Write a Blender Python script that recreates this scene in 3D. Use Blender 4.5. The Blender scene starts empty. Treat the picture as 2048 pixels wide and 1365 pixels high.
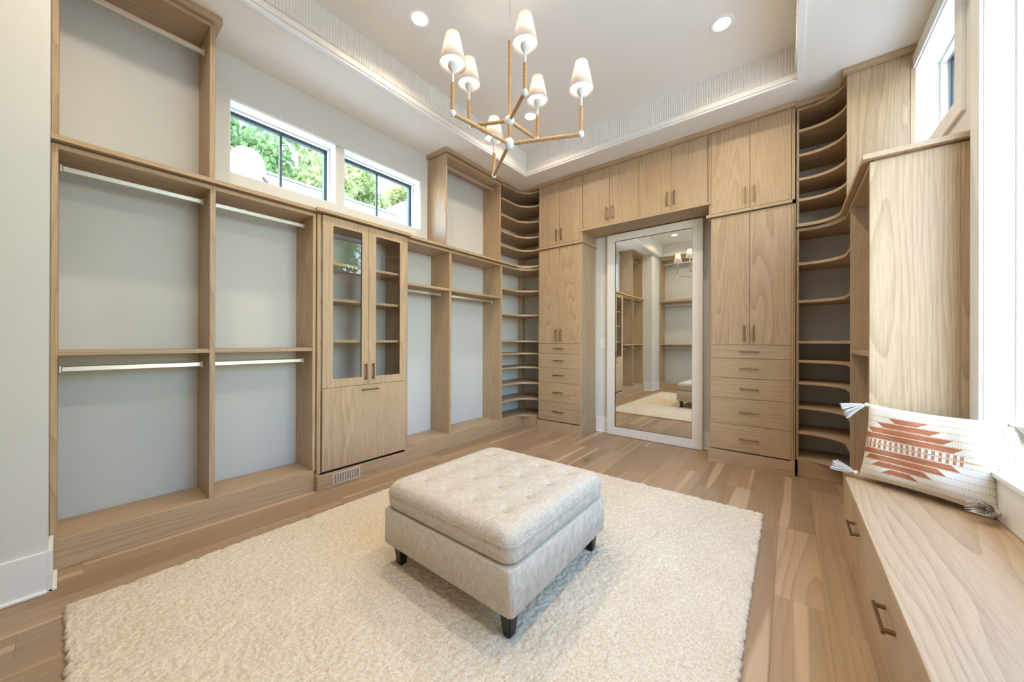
import bpy, bmesh, math, random
import numpy as np
from mathutils import Vector, Matrix
random.seed(4); np.random.seed(4)
S = bpy.context.scene
COL = S.collection
PI = math.pi

# ---------------------------------------------------------------- camera, sky, sun, exposure
YAW, PIT, ROL, FPX, CZ = .66694, .00122, .00332, 704., 1.13
cam_d = bpy.data.cameras.new('camera'); cam = bpy.data.objects.new('camera', cam_d); COL.objects.link(cam)
cam_d.sensor_width = 36; cam_d.lens = 36*FPX/2048; cam_d.clip_start = .02; cam_d.clip_end = 200
fw = Vector((-math.sin(YAW)*math.cos(PIT), math.cos(YAW)*math.cos(PIT), math.sin(PIT)))
r0 = Vector((math.cos(YAW), math.sin(YAW), 0)); u0 = r0.cross(fw)
rr = r0*math.cos(ROL)+u0*math.sin(ROL); uu = -r0*math.sin(ROL)+u0*math.cos(ROL)
M = Matrix((rr, uu, -fw)).transposed().to_4x4(); M.translation = (0, 0, CZ)
cam.matrix_world = M
S.camera = cam
S.view_settings.view_transform = 'Standard'; S.view_settings.look = 'None'
S.view_settings.gamma = 1; S.view_settings.use_curve_mapping = False
S.view_settings.exposure = -0.24
S.cycles.max_bounces = 14; S.cycles.diffuse_bounces = 6; S.cycles.glossy_bounces = 6
S.cycles.transmission_bounces = 10; S.cycles.transparent_max_bounces = 24
S.cycles.caustics_reflective = False; S.cycles.caustics_refractive = False
S.cycles.sample_clamp_indirect = 6

W = bpy.data.worlds.new('sky'); S.world = W; W.use_nodes = True
wn = W.node_tree.nodes; wl = W.node_tree.links
sky = wn.new('ShaderNodeTexSky'); sky.sky_type = 'NISHITA'; sky.sun_disc = False
sky.sun_elevation = math.radians(56); sky.sun_rotation = math.radians(184); sky.air_density = 1.2; sky.dust_density = .5; sky.ozone_density = 3.0
bg = wn['Background']; bg.inputs['Strength'].default_value = 2.45
wl.new(sky.outputs[0], bg.inputs['Color'])

def sun(name, d, energy, col):
    l = bpy.data.lights.new(name, 'SUN'); l.energy = energy; l.color = col; l.angle = .01
    o = bpy.data.objects.new(name, l); COL.objects.link(o)
    o.rotation_euler = Vector(d).to_track_quat('-Z', 'Y').to_euler(); o.location = (0, -4, 9)
    return o
sun('sun', (-.02, .45, -.9), 15.0, (1, .96, .9))

def area(name, loc, d, sx, sy, energy, col, portal=False, spread=PI, shape='RECTANGLE'):
    l = bpy.data.lights.new(name, 'AREA'); l.shape = shape; l.size = sx; l.size_y = sy; l.energy = energy; l.color = col
    l.spread = spread
    o = bpy.data.objects.new(name, l); COL.objects.link(o)
    o.rotation_euler = Vector(d).to_track_quat('-Z', 'Z' if abs(d[2]) < .5 else 'Y').to_euler(); o.location = loc
    if portal: l.cycles.is_portal = True
    return o
area('window_portal', (-3.34, 1.09, 2.58), (1, 0, 0), .75, .53, 1, (1, 1, 1), True)
area('window_portal', (-3.34, 1.94, 2.58), (1, 0, 0), .83, .53, 1, (1, 1, 1), True)
area('window_portal', (.93, 3.2, 2.68), (-1, 0, 0), .8, .64, 1, (1, 1, 1), True)
area('window_portal', (.93, 1.5, 1.71), (-1, 0, 0), 2.0, 2.18, 1, (1, 1, 1), True)
LAMP = (1.0, .84, .66)

# ---------------------------------------------------------------- node helpers / materials
def mat(name):
    m = bpy.data.materials.new(name); m.use_nodes = True
    return m, m.node_tree.nodes, m.node_tree.links, m.node_tree.nodes['Principled BSDF']
def plain(name, col, rough=.5, metal=0, spec=.5, bump=0, bscale=60, **kw):
    m, n, l, b = mat(name)
    b.inputs['Base Color'].default_value = (*col, 1); b.inputs['Roughness'].default_value = rough
    b.inputs['Metallic'].default_value = metal; b.inputs['Specular IOR Level'].default_value = spec
    for k, v in kw.items(): b.inputs[k].default_value = v
    tc = n.new('ShaderNodeTexCoord'); nz = n.new('ShaderNodeTexNoise'); nz.inputs['Scale'].default_value = bscale
    nz.inputs['Detail'].default_value = 3
    l.new(tc.outputs['Object'], nz.inputs['Vector'])
    if bump:
        bp = n.new('ShaderNodeBump'); bp.inputs['Strength'].default_value = bump; bp.inputs['Distance'].default_value = .002
        l.new(nz.outputs['Fac'], bp.inputs['Height']); l.new(bp.outputs[0], b.inputs['Normal'])
    else:
        mr = n.new('ShaderNodeMapRange'); mr.inputs['To Min'].default_value = max(0, rough-.03); mr.inputs['To Max'].default_value = min(1, rough+.03)
        l.new(nz.outputs['Fac'], mr.inputs['Value']); l.new(mr.outputs[0], b.inputs['Roughness'])
    return m
def mth(n, l, op, a, b=None, c=None):
    x = n.new('ShaderNodeMath'); x.operation = op
    for i, v in enumerate((a, b, c)):
        if v is None: continue
        if isinstance(v, (int, float)): x.inputs[i].default_value = v
        else: l.new(v, x.inputs[i])
    return x.outputs[0]
def wood(name, light, dark, axis, rough=.50, ring=62., amt=.50, knots=False, tint=.05, pore=1.25, warp=1.):
    m, n, l, b = mat(name)
    tc = n.new('ShaderNodeTexCoord'); oi = n.new('ShaderNodeObjectInfo')
    sp = n.new('ShaderNodeSeparateXYZ'); l.new(tc.outputs['Object'], sp.inputs[0])
    ax = {'x': (1, 2, 0), 'y': (0, 2, 1), 'z': (0, 1, 2)}[axis]
    rnd = oi.outputs['Random']
    r2 = mth(n, l, 'FRACT', mth(n, l, 'MULTIPLY', rnd, 71.3)); r3 = mth(n, l, 'FRACT', mth(n, l, 'MULTIPLY', rnd, 313.7))
    a = mth(n, l, 'ADD', sp.outputs[ax[0]], mth(n, l, 'MULTIPLY_ADD', r2, .5, -.25))
    c = mth(n, l, 'ADD', sp.outputs[ax[1]], mth(n, l, 'MULTIPLY_ADD', r3, .3, .03))
    g = mth(n, l, 'ADD', sp.outputs[ax[2]], mth(n, l, 'MULTIPLY', rnd, 40.))
    def vec(x, y, z):
        q = n.new('ShaderNodeCombineXYZ')
        for i, v in enumerate((x, y, z)): l.new(v, q.inputs[i])
        return q.outputs[0]
    def noise(v, sc, det=2, ro=.5):
        q = n.new('ShaderNodeTexNoise'); q.inputs['Scale'].default_value = sc; q.inputs['Detail'].default_value = det
        q.inputs['Roughness'].default_value = ro; l.new(v, q.inputs['Vector']); return q.outputs['Fac']
    low = vec(a, c, mth(n, l, 'MULTIPLY', g, .085))
    w1 = noise(low, 5.5, 2); w2 = noise(vec(c, a, mth(n, l, 'MULTIPLY', g, .11)), 4., 1)
    aa = mth(n, l, 'ADD', a, mth(n, l, 'MULTIPLY_ADD', w1, .20*warp, -.10*warp))
    cc = mth(n, l, 'ADD', c, mth(n, l, 'MULTIPLY_ADD', w2, .22*warp, -.11*warp))
    ln = mth(n, l, 'SQRT', mth(n, l, 'ADD', mth(n, l, 'MULTIPLY', aa, aa), mth(n, l, 'MULTIPLY', cc, cc)))
    rg = mth(n, l, 'FRACT', mth(n, l, 'MULTIPLY', ln, ring))
    rg = mth(n, l, 'POWER', rg, 2.2)
    pr = noise(vec(mth(n, l, 'MULTIPLY', a, 1.), mth(n, l, 'MULTIPLY', c, 1.), mth(n, l, 'MULTIPLY', g, .035)), 190, 2, .6)
    brd = noise(vec(a, c, mth(n, l, 'MULTIPLY', g, .08)), 9, 2)
    f = mth(n, l, 'ADD', mth(n, l, 'MULTIPLY', rg, amt), mth(n, l, 'MULTIPLY_ADD', pr, pore, -.42*pore))
    f = mth(n, l, 'ADD', f, mth(n, l, 'MULTIPLY_ADD', brd, .5, -.25))
    mx = n.new('ShaderNodeMix'); mx.data_type = 'RGBA'; mx.clamp_factor = True
    mx.inputs['A'].default_value = (*light, 1); mx.inputs['B'].default_value = (*dark, 1)
    l.new(f, mx.inputs['Factor'])
    col = mx.outputs['Result']
    hsv = n.new('ShaderNodeHueSaturation'); l.new(col, hsv.inputs['Color'])
    l.new(mth(n, l, 'MULTIPLY_ADD', r3, tint*2, 1-tint), hsv.inputs['Value'])
    l.new(mth(n, l, 'MULTIPLY_ADD', r2, .1, .95), hsv.inputs['Saturation'])
    col = hsv.outputs[0]
    if knots:
        # pale sapwood streaks along a board and small dark knots
        sw = noise(vec(mth(n, l, 'MULTIPLY', a, 1.4), c, mth(n, l, 'MULTIPLY', g, .045)), 7.5, 1)
        cr = n.new('ShaderNodeValToRGB'); cr.color_ramp.elements[0].position = .63; cr.color_ramp.elements[1].position = .66
        l.new(sw, cr.inputs[0])
        m2 = n.new('ShaderNodeMix'); m2.data_type = 'RGBA'; m2.inputs['B'].default_value = (.66, .48, .32, 1)
        l.new(mth(n, l, 'MULTIPLY', cr.outputs[0], .6), m2.inputs['Factor']); l.new(col, m2.inputs['A'])
        vo = n.new('ShaderNodeTexVoronoi'); vo.inputs['Scale'].default_value = 2.6
        l.new(vec(a, c, mth(n, l, 'MULTIPLY', g, .45)), vo.inputs['Vector'])
        c2 = n.new('ShaderNodeValToRGB'); c2.color_ramp.elements[0].position = .03; c2.color_ramp.elements[1].position = .11
        c2.color_ramp.elements[0].color = (1, 1, 1, 1); c2.color_ramp.elements[1].color = (0, 0, 0, 1)
        l.new(vo.outputs['Distance'], c2.inputs[0])
        m3 = n.new('ShaderNodeMix'); m3.data_type = 'RGBA'; m3.inputs['B'].default_value = (.09, .05, .03, 1)
        l.new(mth(n, l, 'MULTIPLY', c2.outputs[0], .6), m3.inputs['Factor']); l.new(m2.outputs['Result'], m3.inputs['A'])
        col = m3.outputs['Result']
    l.new(col, b.inputs['Base Color'])
    b.inputs['Roughness'].default_value = rough; b.inputs['Specular IOR Level'].default_value = .65
    bp = n.new('ShaderNodeBump'); bp.inputs['Strength'].default_value = .12; bp.inputs['Distance'].default_value = .0015
    l.new(pr, bp.inputs['Height']); l.new(bp.outputs[0], b.inputs['Normal'])
    return m
LW, DW = (.51, .364, .218), (.31, .198, .105)
WX, WY, WZ = [wood('oak_veneer_'+a, LW, DW, a) for a in 'xyz']
FLOORP = wood('oak_floor_pale', (.52, .37, .235), (.32, .21, .125), 'y', rough=.42, ring=40, amt=.6, tint=.05, pore=.6)
FLOORW = wood('oak_floor', (.39, .268, .162), (.24, .152, .086), 'y', rough=.42, ring=34, amt=.3, knots=True, tint=.14, pore=.6)
PAINT = plain('wall_paint', (.72, .725, .69), .6, bump=.05, bscale=300)
CEILP = plain('ceiling_paint', (.85, .815, .74), .7, bump=.05, bscale=200)
TRIMP = plain('trim_paint', (.86, .86, .84), .35)
BACKW = plain('back_panel_white', (.63, .64, .62), .55)
METAL = plain('bronze_pull', (.27, .19, .105), .35, 1)
NICKEL = plain('satin_nickel', (.72, .68, .60), .38, .85)
DARKF = plain('window_frame_black_hazed', (.08, .115, .115), .35)  # black frame lifted to grey-green: veiling glare put into the colour
BLACK = plain('black_lacquer', (.012, .01, .01), .35)
SHADOW = plain('shade_and_gasket_dark', (.03, .025, .02), .9)  # painted shade behind vent slots and roof gaps; also the door gaskets
ALM = plain('vent_tan', (.62, .52, .42), .5)
MFR = plain('mirror_frame_paint', (.80, .765, .70), .5, bump=.15, bscale=90)
MIRR = plain('mirror_glass', (.90, .90, .86), .0, 1)
for nd in list(MIRR.node_tree.nodes):
    if nd.type in ('MAP_RANGE',): MIRR.node_tree.nodes.remove(nd)
MIRR.node_tree.nodes['Principled BSDF'].inputs['Roughness'].default_value = 0.0
PLASTIC = plain('switch_white', (.8, .79, .77), .4)
CHALK = plain('chalk_white_joint', (.66, .68, .69), .6, bump=.2, bscale=80)
CHAIN = plain('chain_white', (.7, .66, .6), .4, .3)
def glass(name, tint, refl=.12):
    m, n, l, b = mat(name); n.remove(b)
    tr = n.new('ShaderNodeBsdfTransparent'); tr.inputs[0].default_value = (*tint, 1)
    gl = n.new('ShaderNodeBsdfGlossy'); gl.inputs['Roughness'].default_value = 0; gl.inputs[0].default_value = (1, 1, 1, 1)
    lw = n.new('ShaderNodeLayerWeight'); lw.inputs['Blend'].default_value = .5
    f5 = mth(n, l, 'POWER', lw.outputs['Facing'], 5)
    mx = n.new('ShaderNodeMixShader'); l.new(mth(n, l, 'MULTIPLY_ADD', f5, .5, .035*refl), mx.inputs[0])
    l.new(tr.outputs[0], mx.inputs[1]); l.new(gl.outputs[0], mx.inputs[2])
    l.new(mx.outputs[0], n['Material Output'].inputs[0]); return m
PANE = glass('window_glass', (.97, .99, .98), 1.0)
CABG = glass('cabinet_glass', (.97, .97, .965), 1.3)
def emis(name, col, st):
    m, n, l, b = mat(name); b.inputs['Base Color'].default_value = (*col, 1)
    b.inputs['Emission Color'].default_value = (*col, 1); b.inputs['Emission Strength'].default_value = st; return m
LED = emis('downlight_glow', (1, .86, .68), 20)
BULB = emis('bulb_glow', (1, .88, .72), 45)
def shade_mat():
    m, n, l, b = mat('linen_shade'); 
    d = n.new('ShaderNodeBsdfDiffuse'); d.inputs[0].default_value = (.9, .87, .84, 1)
    t = n.new('ShaderNodeBsdfTranslucent'); t.inputs[0].default_value = (.97, .90, .84, 1)
    mx = n.new('ShaderNodeMixShader'); mx.inputs[0].default_value = .6
    l.new(d.outputs[0], mx.inputs[1]); l.new(t.outputs[0], mx.inputs[2]); n.remove(b)
    l.new(mx.outputs[0], n['Material Output'].inputs[0]); return m
SHADE = shade_mat()
def rope_mat():
    m, n, l, b = mat('raffia_wrap')
    tc = n.new('ShaderNodeTexCoord'); nz = n.new('ShaderNodeTexNoise'); nz.inputs['Scale'].default_value = 160; nz.inputs['Detail'].default_value = 3
    l.new(tc.outputs['Object'], nz.inputs['Vector'])
    cr = n.new('ShaderNodeValToRGB'); cr.color_ramp.elements[0].position = .35; cr.color_ramp.elements[1].position = .7
    cr.color_ramp.elements[0].color = (.30, .16, .06, 1); cr.color_ramp.elements[1].color = (.60, .40, .20, 1)
    l.new(nz.outputs['Fac'], cr.inputs[0]); l.new(cr.outputs[0], b.inputs['Base Color']); b.inputs['Roughness'].default_value = .7
    return m
ROPE = rope_mat()
def linen(name, c1, c2):
    m, n, l, b = mat(name)
    tc = n.new('ShaderNodeTexCoord'); fac = None; hs = []
    for sc in ((60, 900, 900), (900, 60, 60), (900, 900, 60)):
        mp = n.new('ShaderNodeMapping'); mp.inputs['Scale'].default_value = sc
        nz = n.new('ShaderNodeTexNoise'); nz.inputs['Scale'].default_value = .45; nz.inputs['Detail'].default_value = 1
        l.new(tc.outputs['Object'], mp.inputs[0]); l.new(mp.outputs[0], nz.inputs['Vector']); hs.append(nz.outputs['Fac'])
    s = mth(n, l, 'MULTIPLY', mth(n, l, 'ADD', mth(n, l, 'ADD', hs[0], hs[1]), hs[2]), .3333)
    cr = n.new('ShaderNodeValToRGB'); cr.color_ramp.elements[0].position = .38; cr.color_ramp.elements[1].position = .60
    cr.color_ramp.elements[0].color = (*c2, 1); cr.color_ramp.elements[1].color = (*c1, 1)
    l.new(s, cr.inputs[0]); l.new(cr.outputs[0], b.inputs['Base Color'])
    b.inputs['Roughness'].default_value = .9; b.inputs['Specular IOR Level'].default_value = .2
    b.inputs['Sheen Weight'].default_value = .15
    bp = n.new('ShaderNodeBump'); bp.inputs['Strength'].default_value = .35; bp.inputs['Distance'].default_value = .0012
    l.new(s, bp.inputs['Height']); l.new(bp.outputs[0], b.inputs['Normal'])
    return m
LINEN = linen('ottoman_linen', (.68, .61, .50), (.44, .37, .28))
def rug_mat():
    m, n, l, b = mat('wool_pile')
    tc = n.new('ShaderNodeTexCoord'); nz = n.new('ShaderNodeTexNoise'); nz.inputs['Scale'].default_value = 130; nz.inputs['Detail'].default_value = 3
    l.new(tc.outputs['Object'], nz.inputs['Vector'])
    n2 = n.new('ShaderNodeTexNoise'); n2.inputs['Scale'].default_value = 3; l.new(tc.outputs['Object'], n2.inputs['Vector'])
    cr = n.new('ShaderNodeValToRGB'); cr.color_ramp.elements[0].position = .30; cr.color_ramp.elements[1].position = .62
    cr.color_ramp.elements[0].color = (.56, .47, .34, 1); cr.color_ramp.elements[1].color = (.75, .67, .53, 1)
    l.new(mth(n, l, 'ADD', nz.outputs['Fac'], mth(n, l, 'MULTIPLY_ADD', n2.outputs['Fac'], .2, -.1)), cr.inputs[0]); l.new(cr.outputs[0], b.inputs['Base Color'])
    b.inputs['Roughness'].default_value = 1; b.inputs['Specular IOR Level'].default_value = .05
    bp = n.new('ShaderNodeBump'); bp.inputs['Strength'].default_value = .35; bp.inputs['Distance'].default_value = .005
    l.new(nz.outputs['Fac'], bp.inputs['Height']); l.new(bp.outputs[0], b.inputs['Normal']); return m
RUG = rug_mat()
def vcol_mat(name):
    m, n, l, b = mat(name)
    a = n.new('ShaderNodeVertexColor'); a.layer_name = 'print'; l.new(a.outputs[0], b.inputs['Base Color'])
    b.inputs['Roughness'].default_value = .95; b.inputs['Specular IOR Level'].default_value = .1
    tc = n.new('ShaderNodeTexCoord'); w = n.new('ShaderNodeTexWave'); w.inputs['Scale'].default_value = 90; w.inputs['Distortion'].default_value = 1.5
    w.bands_direction = 'Z'
    l.new(tc.outputs['Object'], w.inputs['Vector'])
    bp = n.new('ShaderNodeBump'); bp.inputs['Strength'].default_value = .3; bp.inputs['Distance'].default_value = .0015
    l.new(w.outputs['Fac'], bp.inputs['Height']); l.new(bp.outputs[0], b.inputs['Normal']); return m
PILM = vcol_mat('pillow_weave')
COTTON = plain('cotton_fringe', (.72, .67, .60), .95, bump=.4, bscale=200)
def leaf_mat(name, c1, c2):
    m, n, l, b = mat(name)
    g = n.new('ShaderNodeTexNoise'); g.inputs['Scale'].default_value = 1.6
    tc = n.new('ShaderNodeTexCoord'); l.new(tc.outputs['Object'], g.inputs['Vector'])
    cr = n.new('ShaderNodeValToRGB'); cr.color_ramp.elements[0].position = .35; cr.color_ramp.elements[1].position = .65
    cr.color_ramp.elements[0].color = (*c1, 1); cr.color_ramp.elements[1].color = (*c2, 1); l.new(g.outputs['Fac'], cr.inputs[0])
    d = n.new('ShaderNodeBsdfDiffuse'); t = n.new('ShaderNodeBsdfTranslucent'); l.new(cr.outputs[0], d.inputs[0]); l.new(cr.outputs[0], t.inputs[0])
    mx = n.new('ShaderNodeMixShader'); mx.inputs[0].default_value = .45; l.new(d.outputs[0], mx.inputs[1]); l.new(t.outputs[0], mx.inputs[2])
    n.remove(b); l.new(mx.outputs[0], n['Material Output'].inputs[0]); return m
LEAF = [leaf_mat('leaf_green', (.20, .33, .12), (.42, .54, .26)), leaf_mat('leaf_yellow_green', (.32, .40, .16), (.60, .60, .32))]
BARK = plain('bark', (.16, .12, .09), .9, bump=.5, bscale=12)
SHINGLE = plain('pale_metal_roof', (.40, .40, .42), .4)
BOUNCE_GROUND = plain('pale_bounce_ground', (.55, .55, .54), .95, bump=.5, bscale=20)  # pale neutral grey, chosen for the light it bounces through the windows

# ---------------------------------------------------------------- mesh helpers
def tag(o, label=None, cat=None, group=None, kind=None):
    for k, v in (('label', label), ('category', cat), ('group', group), ('kind', kind)):
        if v: o[k] = v
    return o
def thing(name, label, cat, loc, group=None, rot=0):
    o = bpy.data.objects.new(name, None); COL.objects.link(o); o.empty_display_size = .05
    o.location = loc; o.rotation_euler = (0, 0, rot)
    return tag(o, label, cat, group)
def link(name, me, m, parent=None, loc=(0, 0, 0), smooth=False):
    o = bpy.data.objects.new(name, me); COL.objects.link(o); o.location = loc
    if m is not None: me.materials.append(m)
    if parent is not None: o.parent = parent
    if smooth:
        for p in me.polygons: p.use_smooth = True
    return o
def wloc(p):
    v = Vector((0, 0, 0))
    while p is not None: v = v + Vector(p.location); p = p.parent
    return v
def base_of(parent): return wloc(parent)
_cache = {}
def bm_box(bm, x0, x1, y0, y1, z0, z1):
    vs = [bm.verts.new(c) for c in ((x0, y0, z0), (x1, y0, z0), (x1, y1, z0), (x0, y1, z0), (x0, y0, z1), (x1, y0, z1), (x1, y1, z1), (x0, y1, z1))]
    for f in ((3, 2, 1, 0), (4, 5, 6, 7), (0, 1, 5, 4), (1, 2, 6, 5), (2, 3, 7, 6), (3, 0, 4, 7)): bm.faces.new([vs[i] for i in f])
def to_me(bm, name):
    bmesh.ops.recalc_face_normals(bm, faces=bm.faces); me = bpy.data.meshes.new(name); bm.to_mesh(me); bm.free(); return me
def box(name, x0, x1, y0, y1, z0, z1, m, parent=None, bev=.0015, label=None):
    """one box with softened edges, its origin at its centre; world coordinates (unrotated parents)"""
    if x1 < x0: x0, x1 = x1, x0
    if y1 < y0: y0, y1 = y1, y0
    if z1 < z0: z0, z1 = z1, z0
    c = Vector(((x0+x1)/2, (y0+y1)/2, (z0+z1)/2)); h = ((x1-x0)/2, (y1-y0)/2, (z1-z0)/2)
    bev = min(bev, min(h)*.5)
    key = tuple(round(v, 5) for v in h)+(round(bev, 5), m.name)
    me = _cache.get(key)
    if me is None:
        bm = bmesh.new(); bm_box(bm, -h[0], h[0], -h[1], h[1], -h[2], h[2])
        if bev > 0: bmesh.ops.bevel(bm, geom=list(bm.edges), offset=bev, segments=1, affect='EDGES')
        me = to_me(bm, name); me.materials.append(m); _cache[key] = me
    o = bpy.data.objects.new(name, me); COL.objects.link(o)
    o.location = c-base_of(parent) if parent else c
    if parent: o.parent = parent
    if label: o['label'] = label
    return o
def boxes(name, lst, m, parent=None, bev=0, kind=None):
    """several boxes joined into one mesh"""
    off = base_of(parent) if parent else Vector((0, 0, 0))
    bm = bmesh.new()
    for b in lst:
        x0, x1, y0, y1, z0, z1 = b
        bm_box(bm, x0-off.x, x1-off.x, y0-off.y, y1-off.y, z0-off.z, z1-off.z)
    if bev: bmesh.ops.bevel(bm, geom=list(bm.edges), offset=bev, segments=1, affect='EDGES')
    o = link(name, to_me(bm, name), m, parent)
    if kind: o['kind'] = kind
    return o
def prism(name, pts, z0, z1, m, parent=None):
    off = base_of(parent) if parent else Vector((0, 0, 0))
    bm = bmesh.new()
    a = [bm.verts.new((x-off.x, y-off.y, z0-off.z)) for x, y in pts]; b = [bm.verts.new((x-off.x, y-off.y, z1-off.z)) for x, y in pts]
    bm.faces.new(a[::-1]); bm.faces.new(b); k = len(pts)
    for i in range(k): bm.faces.new((a[i], a[(i+1) % k], b[(i+1) % k], b[i]))
    return link(name, to_me(bm, name), m, parent)
def lathe_me(name, prof, seg=24, cap=True):
    bm = bmesh.new(); rings = []
    for r, z in prof: rings.append([bm.verts.new((r*math.cos(2*PI*i/seg), r*math.sin(2*PI*i/seg), z)) for i in range(seg)])
    for a, b in zip(rings, rings[1:]):
        for i in range(seg): bm.faces.new((a[i], a[(i+1) % seg], b[(i+1) % seg], b[i]))
    if cap:
        if prof[0][0] > 1e-5: bm.faces.new(rings[0][::-1])
        if prof[-1][0] > 1e-5: bm.faces.new(rings[-1])
    bmesh.ops.remove_doubles(bm, verts=bm.verts, dist=1e-6)
    me = to_me(bm, name)
    for p in me.polygons: p.use_smooth = True
    return me
def tube_me(name, p0, p1, r, seg=12, wraps=0):
    p0 = Vector(p0); p1 = Vector(p1); d = p1-p0; L = d.length; q = d.to_track_quat('Z', 'Y')
    prof = []
    if wraps:
        k = max(4, int(L/wraps))
        for i in range(k+1):
            prof += [(r*.86, L*i/k), (r, L*(i+.5)/k)] if i < k else [(r*.86, L)]
    else: prof = [(r, 0), (r, L)]
    me = lathe_me(name, prof, seg); me.transform(Matrix.Translation(p0) @ q.to_matrix().to_4x4()); return me

# ---------------------------------------------------------------- key dimensions
XW, YW, XR, YB = -3.12, 4.18, .675, -.90       # wall faces
XF = -2.81; YF = 3.83; XRF = .335              # cabinet fronts
ZC, ZT = 3.155, 3.43                           # soffit, tray
# ---------------------------------------------------------------- floor
fl = link('floor', bpy.data.meshes.new('floor'), None)
bm = bmesh.new(); bm_box(bm, -3.4, .95, -1.1, 4.4, -.06, -.012); bm.to_mesh(fl.data); bm.free()
fl.data.materials.append(plain('subfloor', (.12, .07, .04), .9)); tag(fl, kind='structure')
bw = .1752; k0 = -0.0505
rows = range(-18, 5); rs = random.Random(11)
for k in rows:
    xa = k0+k*bw; xb = xa+bw
    if xb < -3.13 or xa > .68: continue
    y = -.95-rs.random()*.9
    cuts = []
    if k == 0: cuts = [-.95, .62, 1.97, 2.72, 3.75, 4.2]
    else:
        cuts = [-.95]; y = -.95+rs.uniform(.2, 1.2)
        while y < 3.9: cuts.append(y); y += rs.uniform(.75, 1.7)
        cuts.append(4.2)
    for a, b in zip(cuts, cuts[1:]):
        box('floor_board', max(xa, -3.13)+.00015, min(xb, .68)-.00015, a+.00015, b-.00015, -.014, 0, FLOORP if (k == 0 and a == 1.97) else FLOORW, fl, bev=.0006)

# ---------------------------------------------------------------- walls and ceiling
def structure(name, lst, m, bev=0):
    return tag(boxes(name, lst, m, None, bev), kind='structure')
wl_ = [(-3.34, XW, -1.1, .716, 0, ZT), (-3.34, XW, 2.355, 4.4, 0, ZT), (-3.34, XW, .716, 2.355, 0, 2.322), (-3.34, XW, .716, 2.355, 2.847, ZT),
       (-3.34, XW, 1.463, 1.532, 2.322, 2.847)]
structure('wall_left', wl_, PAINT)
structure('wall_back', [(-3.34, .95, YW, 4.4, 0, ZT)], PAINT)
W3 = (2.80, 3.60, 2.36, 3.0); W4 = (.50, 2.50, .62, 2.80)
structure('wall_right', [(XR, .95, 3.60, 4.18, 0, ZT), (XR, .95, 2.80, 3.60, 0, 2.36), (XR, .95, 2.80, 3.60, 3.0, ZT), (XR, .95, 2.50, 2.80, 0, ZT),
    (XR, .95, .50, 2.50, 0, .60), (XR, .95, .50, 2.50, 2.80, ZT), (XR, .95, -1.1, .50, 0, ZT)], PAINT)
structure('wall_front', [(-3.34, .95, -1.1, YB, 0, ZT)], PAINT)
structure('wall_corner', [(XW, -2.61, YB, -.045, 0, ZC)], PAINT)
TX0, TX1, TY0, TY1 = -2.535, .045, -.47, 3.485
structure('ceiling', [(-3.34, .95, -1.1, 4.4, ZT, ZT+.05)], CEILP)
structure('ceiling_border', [(-3.34, TX0-.012, -1.1, 4.4, ZC, ZT), (TX1+.012, .95, -1.1, 4.4, ZC, ZT), (TX0-.012, TX1+.012, -1.1, TY0-.012, ZC, ZT), (TX0-.012, TX1+.012, TY1+.012, 4.4, ZC, ZT)], CEILP)
# tray moulding: bead, flat band and fluted panel on each of its four sides
def ring(name, g0, g1, z0, z1, m, parent):
    """frame between the tray edge grown by g0 (inner) and g1 (outer)"""
    a, b, c, d = TX0, TX1, TY0, TY1
    return boxes(name, [(a-g1, b+g1, d+g0, d+g1, z0, z1), (a-g1, b+g1, c-g1, c-g0, z0, z1), (a-g1, a-g0, c-g0, d+g0, z0, z1), (b+g0, b+g1, c-g0, d+g0, z0, z1)], m, parent)
tr1 = tag(thing('trim_1', None, None, (-1.25, 1.5, ZC)), kind='structure')
ring('bead', -.004, .030, ZC-.008, ZC, TRIMP, tr1)
ring('cove', .0105, .013, ZC, ZC+.018, CEILP, tr1)
ring('flat_band', -.003, .013, ZC+.018, ZC+.062, CEILP, tr1)
def flutes(name, p0, p1, inward, z0, z1, parent):
    p0 = Vector(p0); p1 = Vector(p1); L = (p1-p0).length; d = (p1-p0).normalized(); k = int(L/.0195); s = L/k
    off = base_of(parent); bm = bmesh.new(); row = []
    for i in range(k):
        for t, h in ((0, 0), (.12, .0), (.24, .0055), (.5, .0105), (.76, .0055), (.88, 0)):
            q = p0+d*(s*(i+t))+Vector(inward)*h; row.append((q.x, q.y))
    q = p1; row.append((q.x, q.y))
    A = [bm.verts.new((x-off.x, y-off.y, z0-off.z)) for x, y in row]; B = [bm.verts.new((x-off.x, y-off.y, z1-off.z)) for x, y in row]
    for i in range(len(row)-1): bm.faces.new((A[i], A[i+1], B[i+1], B[i]))
    o = link(name, to_me(bm, name), CEILP, parent); o['kind'] = 'stuff'; return o
zf0, zf1 = ZC+.062, ZT
flutes('fluted_panel', (TX0, TY1, 0), (TX1, TY1, 0), (0, -1, 0), zf0, zf1, tr1)
flutes('fluted_panel', (TX0, TY0, 0), (TX0, TY1, 0), (1, 0, 0), zf0, zf1, tr1)
flutes('fluted_panel', (TX1, TY0, 0), (TX1, TY1, 0), (-1, 0, 0), zf0, zf1, tr1)
flutes('fluted_panel', (TX0, TY0, 0), (TX1, TY0, 0), (0, 1, 0), zf0, zf1, tr1)
ring('backing', .002, .012, ZC+.03, ZT, CEILP, tr1)
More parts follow.
